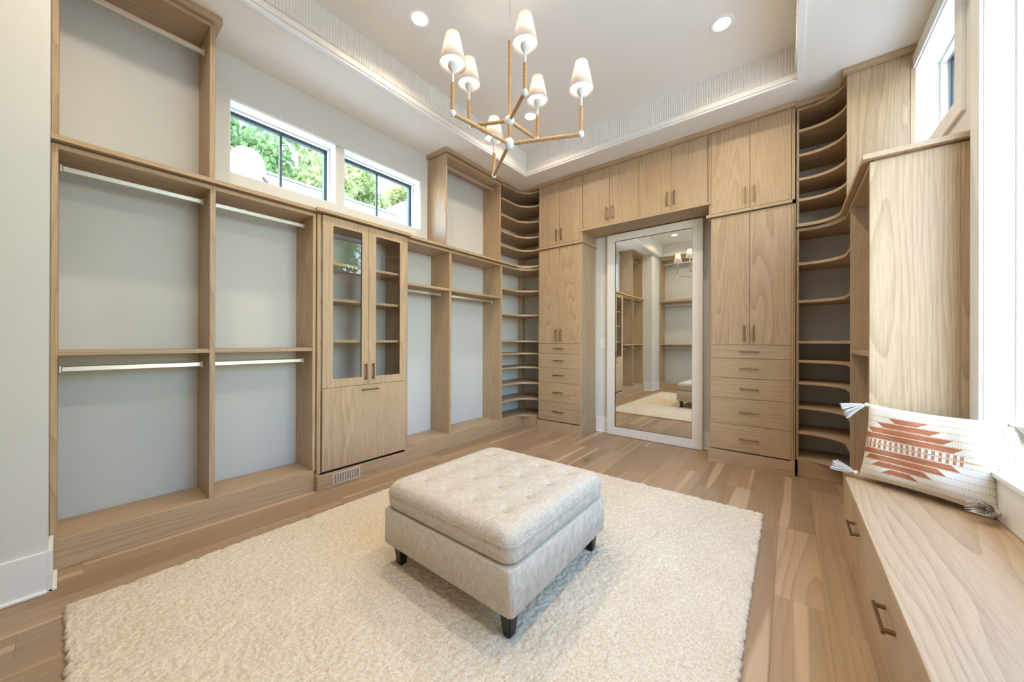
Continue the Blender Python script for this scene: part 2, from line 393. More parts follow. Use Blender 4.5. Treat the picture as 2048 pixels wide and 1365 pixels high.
# baseboards
def baseboard(name, lst, m=TRIMP):
    """lst of (x0,x1,y0,y1, face) : main board, thinner cap and shoe"""
    o = tag(thing(name, None, None, ((lst[0][0]+lst[0][1])/2, (lst[0][2]+lst[0][3])/2, 0)), kind='structure')
    for x0, x1, y0, y1, dx, dy in lst:
        box('board', x0, x1, y0, y1, 0, .185, m, o)
        box('shoe', x0+min(dx, 0)*.012, x1+max(dx, 0)*.012, y0+min(dy, 0)*.012, y1+max(dy, 0)*.012, 0, .016, m, o, bev=.004)
    return o
baseboard('baseboard_corner', [(-2.61, -2.596, YB+.36, -.0452, 1, 0), (-2.80, -2.596, -.045, -.031, 0, 1)])
baseboard('baseboard_back', [(-1.925, -.612, YW-.014, YW, 0, -1)])

# ---------------------------------------------------------------- windows
def window(idx, side, y0, y1, z0, z1, depth, munt, casing=True):
    """reveal liner, stops, black frame, muntin and panes; side -1 = left wall, +1 = right wall"""
    xw = XW if side < 0 else XR
    X = lambda d: xw+side*d
    o = tag(thing('window_%d' % idx, None, None, (X(depth), (y0+y1)/2, z0)), kind='structure')
    t = .006
    ja = [(y0, y0+t, z0, z1), (y1-t, y1, z0, z1), (y0, y1, z1-t, z1)]
    def B(n, d0, d1, a, b, c, e, m, bev=.0015): 
        x0, x1 = sorted((X(d0), X(d1))); return box(n, x0, x1, a, b, c, e, m, o, bev)
    for a, b, c, e in ja: B('jamb', -.004, depth, a, b, c, e, TRIMP)
    B('sill', -.004, depth, y0, y1, z0-.002, z0+.008, TRIMP)
    for d in (depth-.05,):
        for a, b, c, e in ((y0+t, y0+t+.012, z0, z1), (y1-t-.012, y1-t, z0, z1), (y0+t, y1-t, z1-t-.012, z1-t)): B('stop', d, d+.03, a, b, c, e, TRIMP)
    f = .030; fd0, fd1 = depth-.004, depth+.03
    gy0, gy1, gz0, gz1 = y0+t, y1-t, z0+.006, z1-t
    for a, b, c, e in ((gy0, gy0+f, gz0, gz1), (gy1-f, gy1, gz0, gz1), (gy0+f, gy1-f, gz1-f, gz1), (gy0+f, gy1-f, gz0, gz0+f*.5)):
        B('frame', fd0, fd1, a, b, c, e, DARKF)
    ys = [gy0+f]
    for mm in munt:
        B('muntin', fd0+.006, fd1-.006, mm-.009, mm+.009, gz0+f*.5, gz1-f, DARKF); ys += [mm-.009, mm+.009]
    ys.append(gy1-f)
    for a, b in zip(ys[::2], ys[1::2]): B('pane', depth+.010, depth+.014, a, b, gz0+f*.5, gz1-f, PANE, 0)
    return o
window(1, -1, .716, 1.463, 2.322, 2.847, .15, [1.09])
window(2, -1, 1.532, 2.355, 2.322, 2.847, .15, [1.945])
window(3, 1, W3[0], W3[1], W3[2], W3[3], .16, [])
window(4, 1, W4[0], W4[1], .61, W4[3], .13, [1.5])
def casing(idx, side, y0, y1, z0, z1, w=.09, t=.016, bottom=True, wb=None):
    xw = XW if side < 0 else XR; xi = xw-side*t; o = tag(thing('trim_%d' % idx, None, None, (xw, (y0+y1)/2, z0)), kind='structure')
    x0, x1 = sorted((xw, xi)); wb = wb or w
    box('casing', x0, x1, y0-w, y0, z0, z1+w, TRIMP if side > 0 else PAINT, o); box('casing', x0, x1, y1, y1+w, z0, z1+w, TRIMP if side > 0 else PAINT, o)
    box('casing', x0, x1, y0, y1, z1, z1+w, TRIMP if side > 0 else PAINT, o)
    if bottom: box('casing', x0, x1, y0-w, y1+w, z0-wb, z0, TRIMP if side > 0 else PAINT, o)
    return o
casing(2, -1, .716, 2.355, 2.322, 2.847, w=.088, wb=.10)
casing(3, 1, W3[0], W3[1], W3[2], W3[3], w=.09)
casing(4, 1, W4[0], W4[1], .62, 2.80, w=.10, bottom=False)
t5 = tag(thing('trim_5', None, None, (XR, 1, .6)), kind='structure')
box('window_stool', .645, XR+.12, .44, 2.56, .588, .612, TRIMP, t5, bev=.004)
box('apron', .657, XR, .46, 2.54, .422, .588, TRIMP, t5)

# ---------------------------------------------------------------- cabinet helpers
def pull(parent, axis, p, L=.145, out=(0, -1), label=None):
    """bar pull: flat bar with two square posts; p = centre on the door face, out = direction into the room"""
    ox, oy = out; h = .030; s = .0055
    off = base_of(parent)
    c = Vector(p)-off
    bm = bmesh.new()
    def bb(a, b):
        bm_box(bm, min(a[0], b[0]), max(a[0], b[0]), min(a[1], b[1]), max(a[1], b[1]), min(a[2], b[2]), max(a[2], b[2]))
    d = Vector((0, 0, 1)) if axis == 'z' else (Vector((1, 0, 0)) if axis == 'x' else Vector((0, 1, 0)))
    o3 = Vector((ox, oy, 0)); sd = d.cross(o3)
    def blk(a0, a1, b0, b1, w):
        P = c+d*a0+o3*b0+sd*w; Q = c+d*a1+o3*b1-sd*w; bb(P, Q)
    blk(-L/2, L/2, h-.009, h, s)
    for e in (-1, 1):
        blk(e*(L/2-.013)-s, e*(L/2-.013)+s, 0, h-.008, s*.9)
    bmesh.ops.bevel(bm, geom=list(bm.edges), offset=.0008, segments=1, affect='EDGES')
    return link('handle', to_me(bm, 'handle'), METAL, parent)
def rod(parent, x, y0, y1, z):
    """oval closet rod along Y with end sockets"""
    o = box('hanging_rod', x-.0075, x+.0075, y0, y1, z-.015, z+.015, NICKEL, parent, bev=.0065)
    for a, b in ((y0, y0+.014), (y1-.014, y1)):
        bx = box('rod_socket', x-.012, x+.012, a, b, z-.020, z+.020, NICKEL, o, bev=.004)
    return o

# -- left wall, lower hanging unit (two bays)
t = thing('hanging_cabinet', 'low double-hang closet unit of two open bays left of the glass-door cabinet', 'closet unit', (XF, .57, 0))
for y in ((-.044, -.022), (.552, .580), (1.150, 1.172)):
    box('side_panel', XW+.004, XF, y[0], y[1], .15, 2.09, WZ, t)
box('back_panel', XW+.001, XW+.005, -.044, 1.172, .15, 2.08, BACKW, t)
box('plinth', XF-.018, XF, -.044, 1.166, 0, .150, WY, t)
box('platform', XW+.004, XF-.0005, -.044, 1.166, .128, .152, WY, t)
for a, b in ((-.022, .552), (.580, 1.150)):
    box('top_panel', XW+.005, XF, a, b, 2.066, 2.090, WY, t)
    box('shelf', XW+.005, XF-.002, a, b, 1.053, 1.077, WY, t)
    rod(t, -2.965, a, b, 2.02); rod(t, -2.965, a, b, .978)
# upper hanging unit over bay 1
XU = -2.83
t = thing('hanging_cabinet', 'tall open hanging compartment above the leftmost bay, reaching the ceiling', 'closet unit', (XU, .27, 2.126))
for y in ((-.044, -.022), (.552, .580)): box('side_panel', XW+.004, XU, y[0], y[1], 2.126, 3.11, WZ, t)
box('back_panel', XW+.001, XW+.005, -.044, .58, 2.126, 3.11, BACKW, t)
box('top_panel', XW+.005, XU, -.022, .552, 3.085, 3.109, WY, t)
rod(t, -2.95, -.022, .552, 2.975)
# upper hanging unit near the corner
t = thing('hanging_cabinet', 'open upper compartment right of the window, next to the left corner shelves', 'closet unit', (XU, 2.9, 2.126))
for y in ((2.464, 2.486), (3.340, 3.362)): box('side_panel', XW+.004, XU, y[0], y[1], 2.126, 3.11, WZ, t)
box('back_panel', XW+.001, XW+.005, 2.464, 3.362, 2.126, 3.11, BACKW, t)
box('scribe_strip', XW, XW+.03, 2.456, 2.464, 2.126, 3.11, WZ, t)
box('top_panel', XW+.005, XU, 2.486, 3.340, 3.085, 3.109, WY, t)
rod(t, -2.95, 2.486, 3.340, 3.045)
# far lower unit (two tall bays)
t = thing('hanging_cabinet', 'long-hang closet unit of two tall bays between glass-door cabinet and corner shelves', 'closet unit', (XF, 2.65, 0))
for y in ((1.966, 1.988), (2.502, 2.532), (3.342, 3.372)): box('side_panel', XW+.004, XF, y[0], y[1], .15, 2.09, WZ, t)
box('back_panel', XW+.001, XW+.005, 1.966, 3.372, .15, 2.08, BACKW, t)
box('plinth', XF-.018, XF, 1.971, 3.372, 0, .150, WY, t)
box('platform', XW+.004, XF-.0005, 1.971, 3.372, .128, .152, WY, t)
for a, b in ((1.988, 2.502), (2.532, 3.342)):
    box('top_panel', XW+.005, XF, a, b, 2.066, 2.090, WY, t)
    box('shelf', XW+.005, XF-.002, a, b, 1.660, 1.684, WY, t)
    rod(t, -2.955, a, b, 1.632)

# -- display cabinet
XD = -2.775
t = thing('display_cabinet', 'tall cabinet with two glass doors over one wooden drop front', 'cabinet', (XD, 1.577, 0))
box('side_panel', XW+.004, XD-.02, 1.176, 1.204, .115, 2.09, WZ, t); box('side_panel', XW+.004, XD-.02, 1.948, 1.966, .115, 2.09, WZ, t)
box('back_panel', XW+.001, XW+.005, 1.204, 1.948, .115, 2.08, BACKW, t)
box('top_panel', XW+.005, XD-.021, 1.204, 1.948, 2.066, 2.09, WY, t)
box('bottom_panel', XW+.005, XD-.021, 1.204, 1.948, .765-.02, .765, WY, t)
for z in (1.127, 1.452, 1.737):
    for a, b in ((1.204, 1.948),): box('shelf', XW+.006, XD-.035, a, b, z-.011, z+.011, WY, t)
box('plinth', XD, XD+.020, 1.166, 1.970, 0, .117, WY, t); box('plinth_return', -2.83, XD, 1.166, 1.184, 0, .117, WX, t)
box('plinth_return', -2.83, XD, 1.952, 1.970, 0, .117, WX, t)
def glass_door(y0, y1, z0, z1, gy0, gy1, gz0, gz1, hy):
    d = thing('door', None, None, (XD, (y0+y1)/2, z0)); d.parent = t; d.location = Vector((XD, (y0+y1)/2, z0))-Vector(t.location)
    a, b = XD-.019, XD
    fr = boxes('door_frame', [(a, b, y0, gy0, z0, z1), (a, b, gy1, y1, z0, z1), (a, b, gy0, gy1, z0, gz0), (a, b, gy0, gy1, gz1, z1)], WZ, d)
    box('glass_pane', XD-.012, XD-.008, gy0, gy1, gz0, gz1, CABG, d, 0)
    box('gasket', XD-.0125, XD-.0075, gy0, gy0+.003, gz0, gz1, SHADOW, d, 0); box('gasket', XD-.0125, XD-.0075, gy1-.003, gy1, gz0, gz1, SHADOW, d, 0)
    pull(d, 'z', (XD, hy, .876), .135, (1, 0))
glass_door(1.207, 1.5755, .768, 2.088, 1.284, 1.518, .832, 2.022, 1.548)
glass_door(1.5785, 1.946, .768, 2.088, 1.644, 1.880, .832, 2.022, 1.612)
d = box('drop_front', XD-.019, XD, 1.207, 1.946, .133, .764, WZ, t); pull(d, 'y', (XD, 1.590, .727), .145, (1, 0))
v = boxes('vent_grille', [(XD+.0205, XD+.0275, 1.272, 1.494, .022, .032), (XD+.0205, XD+.0275, 1.272, 1.494, .096, .106),
    (XD+.0205, XD+.0275, 1.272, 1.286, .032, .096), (XD+.0205, XD+.0275, 1.480, 1.494, .032, .096)]
    + [(XD+.022, XD+.0265, 1.286+i*.0194-.0035, 1.286+i*.0194+.0035, .032, .096) for i in range(1, 10)]
    + [(XD+.0215, XD+.0255, 1.286, 1.480, .032+i*.0071-.0011, .032+i*.0071+.0011) for i in range(1, 9)], ALM, t, kind='stuff')
v['label'] = 'pale slotted vent grille'
box('vent_shade_sheet', XD+.0200, XD+.0208, 1.276, 1.490, .026, .102, SHADOW, t, 0)  # flat dark sheet painted as the shade behind the slots

# -- corner shelves: shelf outline with a concave rounded front
def arc(cx, cy, r, a0, a1, k=16):
    return [(cx+r*math.cos(math.radians(a0+(a1-a0)*i/k)), cy+r*math.sin(math.radians(a0+(a1-a0)*i/k))) for i in range(k+1)]
R_ = .215
def left_outline(o=0, y0=3.372, x1=-2.572, back=.006):
    r = R_-o
    cx, cy = XF+o+r, YF-o-r
    return [(XW+back, y0), (XF+o, y0)]+arc(cx, cy, r, 180, 90)+[(x1, YF-o), (x1, YW-back), (XW+back, YW-back)]
def right_outline(o=0, x0=.046, y1=3.40, back=.006):
    r = R_-o; cx, cy = XRF-o-r, YF-o-r
    return [(x0, YF-o)]+arc(cx, cy, r, 90, 0)+[(XRF-o, y1), (XR-back, y1), (XR-back, YW-back), (x0, YW-back)]
LOW = [1.792, 1.474, 1.132, .970, .787, .581, .370]
UP = [2.915, 2.708, 2.505, 2.330]
t = thing('corner_shelf', 'lower left corner shelving with curved shelf fronts down to the plinth', 'shelf unit', (-2.85, 3.9, 0))
for z in LOW: prism('shelf', left_outline(), z-.011, z+.011, WX, t)
prism('top_panel', left_outline(), 2.066, 2.090, WX, t); prism('bottom_shelf', left_outline(-.001), .140, .162, WX, t)
box('plinth', XF-.018, XF, 3.373, 3.806, 0, .139, WY, t); box('plinth', XF-.018, -2.58, 3.806, 3.824, 0, .139, WX, t)
box('corner_post', XW+.002, XW+.074, YW-.078, YW-.002, .15, 2.066, WZ, t)
t = thing('corner_shelf', 'upper left corner shelving with curved shelf fronts under the ceiling', 'shelf unit', (-2.85, 3.9, 2.126))
for z in UP: prism('shelf', left_outline(.0, 3.363), z-.011, z+.011, WX, t)
prism('top_panel', left_outline(.0, 3.363), 3.085, 3.107, WX, t)
box('corner_post', XW+.002, XW+.074, YW-.078, YW-.002, 2.126, 3.084, WZ, t)
t = thing('corner_shelf', 'lower right corner shelving with curved fronts behind the window bench', 'shelf unit', (.4, 3.9, 0))
for z in LOW: prism('shelf', right_outline(), z-.011, z+.011, WX, t)
prism('top_panel', right_outline(), 2.066, 2.090, WX, t); prism('bottom_shelf', right_outline(-.001), .140, .162, WX, t)
box('side_panel', .046, .064, YF, YW-.004, .162, 2.066, WZ, t)
box('plinth', .058, .337, 3.830, 3.848, 0, .139, WX, t); box('plinth', .335-.001, .353, 3.40, 3.829, 0, .139, WY, t)
box('side_panel', XRF, XR-.006, 3.374, 3.396, .0, 2.09, WZ, t)
box('back_panel', .064, XR-.004, YW-.005, YW-.001, .162, 2.066, BACKW, t)
t = thing('corner_shelf', 'upper right corner shelving with curved fronts closed by a plain end panel', 'shelf unit', (.4, 3.9, 2.126))
for z in UP: prism('shelf', right_outline(0, .046, 3.596), z-.011, z+.011, WX, t)
prism('top_panel', right_outline(0, .046, 3.596), 3.085, 3.107, WX, t)
box('end_panel', XRF-.002, XR-.026, 3.573, 3.594, 2.126, 3.11, WZ, t); box('filler_strip', XR-.026, XR-.002, 3.570, 3.592, 2.126, 3.11, WZ, t)
box('side_panel', .046, .064, YF, YW-.004, 2.126, 3.084, WZ, t)
box('back_panel', .064, XR-.004, YW-.005, YW-.001, 2.126, 3.084, BACKW, t)

# -- continuous ledge over the lower units
t = thing('ledge', 'continuous oak ledge capping the lower units of the left wall, under the window', 'ledge', (-2.95, 2, 2.095))
pts = [(XW+.001, -.044), (XF+.03, -.044), (XF+.03, 1.155), (XD+.03, 1.155), (XD+.03, 1.985), (XF+.03, 1.985), (XF+.03, 3.4)]
o_ = .03; r = R_-o_
pts += arc(XF+o_+r, YF-o_-r, r, 180, 90)+[(-2.572, YF-o_), (-2.572, YW-.004), (XW+.001, YW-.004)]
prism('ledge_board', pts, 2.100, 2.125, WY, t)
prism('recess_strip', [(XW+.004, -.04), (XF-.02, -.04), (XF-.02, 3.66), (-2.66, 3.85), (-2.576, 3.85), (-2.576, YW-.006), (XW+.004, YW-.006)], 2.0905, 2.0998, WY, t)
t = thing('ledge', 'continuous oak ledge capping the right wall units and lower right corner shelves', 'ledge', (.5, 3.2, 2.095))
pts = [(.046, YF-.03)]+arc(XRF-o_-r, YF-o_-r, r, 90, 0)+[(XRF-.03, 2.612), (XR-.002, 2.612), (XR-.002, YW-.004), (.046, YW-.004)]
prism('ledge_board', pts, 2.100, 2.125, WY, t)
prism('recess_strip', [(.05, 3.855), (.20, 3.85), (.35, 3.66), (.355, 2.66), (XR-.004, 2.66), (XR-.004, YW-.006), (.05, YW-.006)], 2.0905, 2.0998, WY, t)

# -- right wall lower hanging unit with the big end panel
t = thing('hanging_cabinet', 'right wall closet unit whose pale end panel rises behind the striped pillow', 'closet unit', (XRF, 3.0, 0))
box('end_panel', XRF, XR-.030, 2.645, 2.667, 0, 2.09, WZ, t); box('filler_strip', XR-.030, XR-.002, 2.641, 2.663, 0, 2.09, WZ, t)
box('top_panel', XRF, XR-.006, 2.667, 3.374, 2.066, 2.09, WY, t)
box('shelf', XRF+.003, XR-.006, 2.667, 3.374, 1.053, 1.077, WY, t)
box('platform', XRF+.001, XR-.006, 2.667, 3.374, .128, .152, WY, t); box('plinth', XRF, XRF+.018, 2.667, 3.374, 0, .128, WY, t)
box('back_panel', XR-.005, XR-.001, 2.667, 3.374, .152, 2.066, BACKW, t)
rod(t, .505, 2.667, 3.374, 2.02); rod(t, .475, 2.667, 3.374, .985)

# -- back wall
YD = 3.80
ZB = [1.104, .982, .801, .615, .375, .133]
def column(nm, label, x0, x1, xs, hl, hr):
    """tall cabinet: two lower doors over five drawers; x0..x1 doors, xs split"""
    t = thing(nm, label, 'cabinet', ((x0+x1)/2, YD, 0))
    box('side_panel', x0-.004, x0+.014, YD+.02, YW-.003, .12, 2.306, WZ, t); box('side_panel', x1-.005, x1+.018, YD+.004, YW-.003, .12, 2.306, WZ, t)
    box('carcass', x0+.014, x1-.005, YD+.024, YW-.004, .12, 2.30, WZ, t)
    box('plinth', x0-.018, x1+.028, YD-.012, YD+.006, 0, .122, WX, t)
    box('plinth_return', x1+.010, x1+.028, YD+.006, YW-.003, 0, .122, WY, t)
    for a, b, h in ((x0, xs-.0012, xs-.034), (xs+.0012, x1, xs+.034)):
        dd = box('door', a, b, YD, YD+.019, ZB[0]+.002, 2.303, WZ, t); pull(dd, 'z', (h, YD, 1.208), .145)
    for i in range(5):
        dd = box('drawer', x0, x1, YD, YD+.019, ZB[i+1]+.0015, ZB[i]-.0015, WX, t)
        pull(dd, 'x', (xs, YD, (ZB[i]+ZB[i+1])/2+(.0)), .145)
    return t
def upper(label, x0, x1, xs, z0=2.342, z1=3.112, hz=None, group=None):
    t = thing('top_cabinet', label, 'cabinet', ((x0+x1)/2, YD, z0), group)
    box('carcass', x0+.002, x1-.002, YD+.024, YW-.004, z0, z1, WZ, t)
    hz = hz or z0+.115
    for a, b, h in ((x0, xs-.0012, xs-.034), (xs+.0012, x1, xs+.034)):
        dd = box('door', a, b, YD, YD+.019, z0+.003, z1, WZ, t); pull(dd, 'z', (h, YD, hz), .145)
    return t
XA0, XA1, XAs = -2.553, -1.955, -2.250
XB0, XB1, XBs = -.585, .012, -.280
column('tall_cabinet', 'tall cabinet with five drawers left of the leaning mirror', XA0, XA1, XAs, 0, 0)
tb = column('tall_cabinet', 'tall cabinet with five drawers right of the leaning mirror', XB0, XB1, XBs, 0, 0)
u = upper('two-door top cabinet beside the left corner shelves', XA0, XA1, XAs)
box('side_panel', XA1-.002, XA1+.018, YD+.004, YW-.003, 2.342, 3.112, WZ, u)
u = upper('two-door top cabinet beside the right corner shelves', XB0, XB1, XBs)
box('side_panel', XB0-.020, XB0-.0005, YD+.006, YW-.003, 2.342, 3.112, WZ, u)
box('filler_strip', XB1+.002, XB1+.026, YD+.012, YD+.03, 2.342, 3.112, WZ, u)
box('filler_strip', XB1+.0185, XB1+.030, YD+.012, YD+.03, .122, 2.306, WZ, tb)
ul = upper('left one of the two bridge cabinets above the mirror', -1.922, -1.2715, -1.595, 2.468, hz=2.585)
ur = upper('right one of the two bridge cabinets above the mirror', -1.2685, -.618, -.944, 2.468, hz=2.585)
t = thing('bridge_shelf', 'oak board spanning over the mirror under the bridge cabinets', 'shelf', (-1.27, 3.99, 2.44))
box('bridge_board', XA1+.006, XB0-.006, YD-.018, YW-.004, 2.440, 2.465, WX, t)
box('filler_strip', -1.953+.018, -1.924, YD+.012, YD+.03, 2.469, 3.112, WZ, ul); box('filler_strip', -.616, XB0-.021, YD+.012, YD+.03, 2.469, 3.112, WZ, ur)
t = thing('ledge_strip', 'slim oak ledge between lower and top doors, left of the mirror', 'ledge', (-2.25, YD, 2.31))
box('ledge_board', XA0-.012, XA1+.034, YD-.022, YW-.004, 2.309, 2.336, WX, t)
t = thing('ledge_strip', 'slim oak ledge between lower and top doors, right of the mirror', 'ledge', (-.28, YD, 2.31))
box('ledge_board', XB0-.040, XB1+.008, YD-.022, YW-.004, 2.309, 2.336, WX, t)
# -- cornice under the ceiling
t = thing('cornice', 'oak cornice running under the ceiling from the window over the back wall', 'cornice', (-1.3, 3.5, 3.11))
zc0, zc1 = 3.112, ZC-.001
prism('cornice_board', [(XW+.001, 2.437), (XU+.028, 2.437), (XU+.028, 3.79), (-2.575, 3.79), (-2.575, YW-.005), (XW+.001, YW-.005)], zc0+.006, zc1, WY, t)
prism('cornice_board', [(-2.574, 3.772), (.038, 3.772), (.038, YW-.005), (-2.574, YW-.005)], zc0, zc1, WX, t)
prism('cornice_board', [(.039, 3.80), (.309, 3.80), (.309, 3.548), (XR-.002, 3.548), (XR-.002, YW-.005), (.039, YW-.005)], zc0, zc1, WX, t)
t = thing('cornice', 'oak cornice over the leftmost upper compartment, its far end returning to the wall', 'cornice', (-2.95, .27, 3.11))
prism('cornice_board', [(XW+.001, -.044), (XU+.030, -.044), (XU+.030, .608), (XW+.001, .608)], zc0, zc1, WY, t)

# ---------------------------------------------------------------- mirror
t = thing('leaning_mirror', 'tall floor mirror in a wide pale painted frame against the back wall', 'mirror', (-1.231, 4.105, .004)); t.rotation_euler = (0, 0, math.radians(-.95))
mw, mh, fw_ = .525, 2.424, .100
def local_box(name, x0, x1, y0, y1, z0, z1, m, parent, bev=.003):
    bm = bmesh.new(); bm_box(bm, x0, x1, y0, y1, z0, z1)
    if bev: bmesh.ops.bevel(bm, geom=list(bm.edges), offset=bev, segments=2, affect='EDGES')
    return link(name, to_me(bm, name), m, parent)
local_box('frame_rail', -mw, mw, -.0, .045, 0, fw_, MFR, t); local_box('frame_rail', -mw, mw, 0, .045, mh-fw_+.015, mh, MFR, t)
local_box('frame_stile', -mw, -mw+fw_, .0004, .045, fw_, mh-fw_+.015, MFR, t); local_box('frame_stile', mw-fw_, mw, .0004, .045, fw_, mh-fw_+.015, MFR, t)
local_box('inner_lip', -mw+fw_, -mw+fw_+.0025, .004, .02, fw_, mh-fw_+.015, BLACK, t, 0); local_box('inner_lip', mw-fw_-.0025, mw-fw_, .004, .02, fw_, mh-fw_+.015, BLACK, t, 0)
local_box('inner_lip', -mw+fw_, mw-fw_, .004, .02, mh-fw_+.0125, mh-fw_+.015, BLACK, t, 0); local_box('inner_lip', -mw+fw_, mw-fw_, .004, .02, fw_, fw_+.0025, BLACK, t, 0)
local_box('mirror_glass', -mw+fw_, mw-fw_, .014, .020, fw_, mh-fw_+.015, MIRR, t, 0)
# light switch beside the mirror
t = thing('light_switch', 'white wall switch plate on the narrow strip of wall left of the mirror', 'switch', (-1.838, YW, 1.05))
box('cover_plate', -1.875, -1.800, YW-.007, YW, 1.045, 1.165, PLASTIC, t, .003)
box('rocker', -1.856, -1.819, YW-.012, YW-.007, 1.072, 1.138, PLASTIC, t, .002)

# ---------------------------------------------------------------- bench
t = thing('window_bench', 'long oak window seat with drawers along the right wall, pillow on it', 'bench', (.45, 1.7, 0))
bx0, by1, bz = .235, 2.640, .420
box('seat_board', bx0-.001, XR-.001, -.62, by1, bz-.022, bz, WY, t)
box('carcass', bx0+.021, XR-.003, -.62, by1, .0, bz-.022, WY, t)
for a, b, h in ((2.3145, by1, None), (1.9785, 2.3125, 2.146), (1.0225, 1.9765, 1.505), (.0665, 1.0205, .54)):
    dd = box('drawer' if h else 'filler_panel', bx0, bx0+.019, a, b, .012, bz-.0225, WY, t)
    if h: pull(dd, 'y', (bx0, h, .312), .150, (-1, 0))

# ---------------------------------------------------------------- rug (shag pile as real relief)
RX0, RX1, RY0, RY1, RT = -2.385, -.130, .004, 2.812, .020
st = .0056
nx = int((RX1-RX0)/st); ny = int((RY1-RY0)/st)
def smooth_noise(nx, ny, cell, seed):
    rg = np.random.RandomState(seed); gx = int(nx/cell)+3; gy = int(ny/cell)+3; g = rg.rand(gy, gx)
    X = np.arange(nx+1)/cell; Y = np.arange(ny+1)/cell; xi = X.astype(int); yi = Y.astype(int); fx = X-xi; fy = Y-yi
    fx = fx*fx*(3-2*fx); fy = fy*fy*(3-2*fy)
    a = g[np.ix_(yi, xi)]; b = g[np.ix_(yi, xi+1)]; c = g[np.ix_(yi+1, xi)]; d = g[np.ix_(yi+1, xi+1)]
    return (a*(1-fx)+b*fx)*(1-fy)[:, None]+(c*(1-fx)+d*fx)*fy[:, None]
N1 = smooth_noise(nx, ny, 3.1, 1); N2 = smooth_noise(nx, ny, 9.0, 2); N3 = smooth_noise(nx, ny, 2.2, 3)
worm = 1-np.abs(2*N1-1)            # ridged noise reads as looped yarn
hgt = RT-.0105+.0095*worm**1.2+.002*N3+.003*N2
gx, gy = np.meshgrid(np.linspace(RX0, RX1, nx+1), np.linspace(RY0, RY1, ny+1))
ex = np.minimum(np.minimum(gx-RX0, RX1-gx), np.minimum(gy-RY0, RY1-gy))
hgt = hgt*np.clip(.55+ex/.02, 0, 1)
jx = (N3-.5)*.006*(ex < .02)*2+(N1-.5)*.004; jy = (N1-.5)*.006*(ex < .02)*2+(N3-.5)*.004
co = np.stack([gx+jx, gy+jy, hgt], -1).reshape(-1, 3)
rim_idx = np.concatenate([np.arange(nx+1), np.arange(1, ny+1)*(nx+1)+nx, ny*(nx+1)+np.arange(nx-1, -1, -1), np.arange(ny-1, 0, -1)*(nx+1)])
bot = co[rim_idx].copy(); bot[:, 2] = .0005
i = np.arange(nx)[None, :]+np.arange(ny)[:, None]*(nx+1)
quads = np.stack([i, i+1, i+nx+2, i+nx+1], -1).reshape(-1, 4)
nv = len(co); k = len(rim_idx); q = np.arange(k); q2 = (q+1) % k
side = np.stack([rim_idx[q2], rim_idx[q], nv+q, nv+q2], -1)
allv = np.concatenate([co, bot]); allq = np.concatenate([quads, side])
def np_mesh(name, v, f):
    me = bpy.data.meshes.new(name); me.vertices.add(len(v)); me.vertices.foreach_set('co', v.astype(np.float32).ravel())
    me.loops.add(f.size); me.loops.foreach_set('vertex_index', f.astype(np.int32).ravel())
    me.polygons.add(len(f)); me.polygons.foreach_set('loop_start', (np.arange(len(f))*f.shape[1]).astype(np.int32))
    try: me.polygons.foreach_set('loop_total', np.full(len(f), f.shape[1], np.int32))
    except Exception: pass
    me.update(calc_edges=True); me.validate(); return me
rc = np.array([(RX0+RX1)/2, (RY0+RY1)/2, 0]); me = np_mesh('rug', allv-rc, allq)
o = link('rug', me, RUG, None, tuple(rc), True); tag(o, 'large cream looped-pile wool rug lying under the tufted ottoman', 'rug')

# ---------------------------------------------------------------- ottoman
OX, OY = -1.182, 1.392
t = thing('ottoman', 'square beige linen ottoman with a button-tufted top on black tapered legs', 'ottoman', (OX, OY, .019))
def rsq(h, r, k=10):
    """rounded square outline, half size h, corner radius r"""
    pts = []
    for cx, cy, a in ((h-r, h-r, 0), (-h+r, h-r, 90), (-h+r, -h+r, 180), (h-r, -h+r, 270)):
        for i in range(k+1): an = math.radians(a+90*i/k); pts.append((cx+r*math.cos(an), cy+r*math.sin(an)))
        # straight run subdivided towards the next corner
        nxt = {0: (-h+r, h), 90: (-h, -h+r), 180: (h-r, -h), 270: (h, h-r)}[a]; cur = pts[-1]
        for j in range(1, 24): pts.append((cur[0]+(nxt[0]-cur[0])*j/24, cur[1]+(nxt[1]-cur[1])*j/24))
    return pts
def shell(name, rings, m, parent, zf=None, smooth=True):
    bm = bmesh.new(); R = []
    for pts, z in rings: R.append([bm.verts.new((x, y, z if zf is None else zf(x, y, z))) for x, y in pts])
    for a, b in zip(R, R[1:]):
        for i in range(len(a)): bm.faces.new((a[i], a[(i+1) % len(a)], b[(i+1) % len(a)], b[i]))
    bm.faces.new(R[0][::-1]); bm.faces.new(R[-1])
    return link(name, to_me(bm, name), m, parent, (0, 0, 0), smooth)
zb = -.017
hb = .407
shell('base', [(rsq(hb-.01, .02), .125+zb), (rsq(hb, .022), .132+zb), (rsq(hb, .022), .290+zb), (rsq(hb-.006, .02), .298+zb), (rsq(hb-.03, .02), .300+zb)], LINEN, t)
btn = [(dx, dy) for dx in (-.258, -.086, .086, .258) for dy in (-.258, -.086, .086, .258)]
def top_z(x, y, z):
    if z < .425+zb: return z
    s = 0
    for bx, by in btn:
        d = math.hypot(x-bx, y-by); s += .013*math.exp(-(d/.02)**2)+.010*math.exp(-(d/.055)**2)
    # soft creases joining the buttons diagonally
    u = (x+y)/.172; w = (x-y)/.172
    if abs(x) < .30 and abs(y) < .30:
        f = min(1, (.30-abs(x))/.05, (.30-abs(y))/.05)
        s += f*.0024*(math.exp(-((u-round(u))/.07)**2)+math.exp(-((w-round(w))/.07)**2))
    return z-s
hc = .402; zt = .440+zb
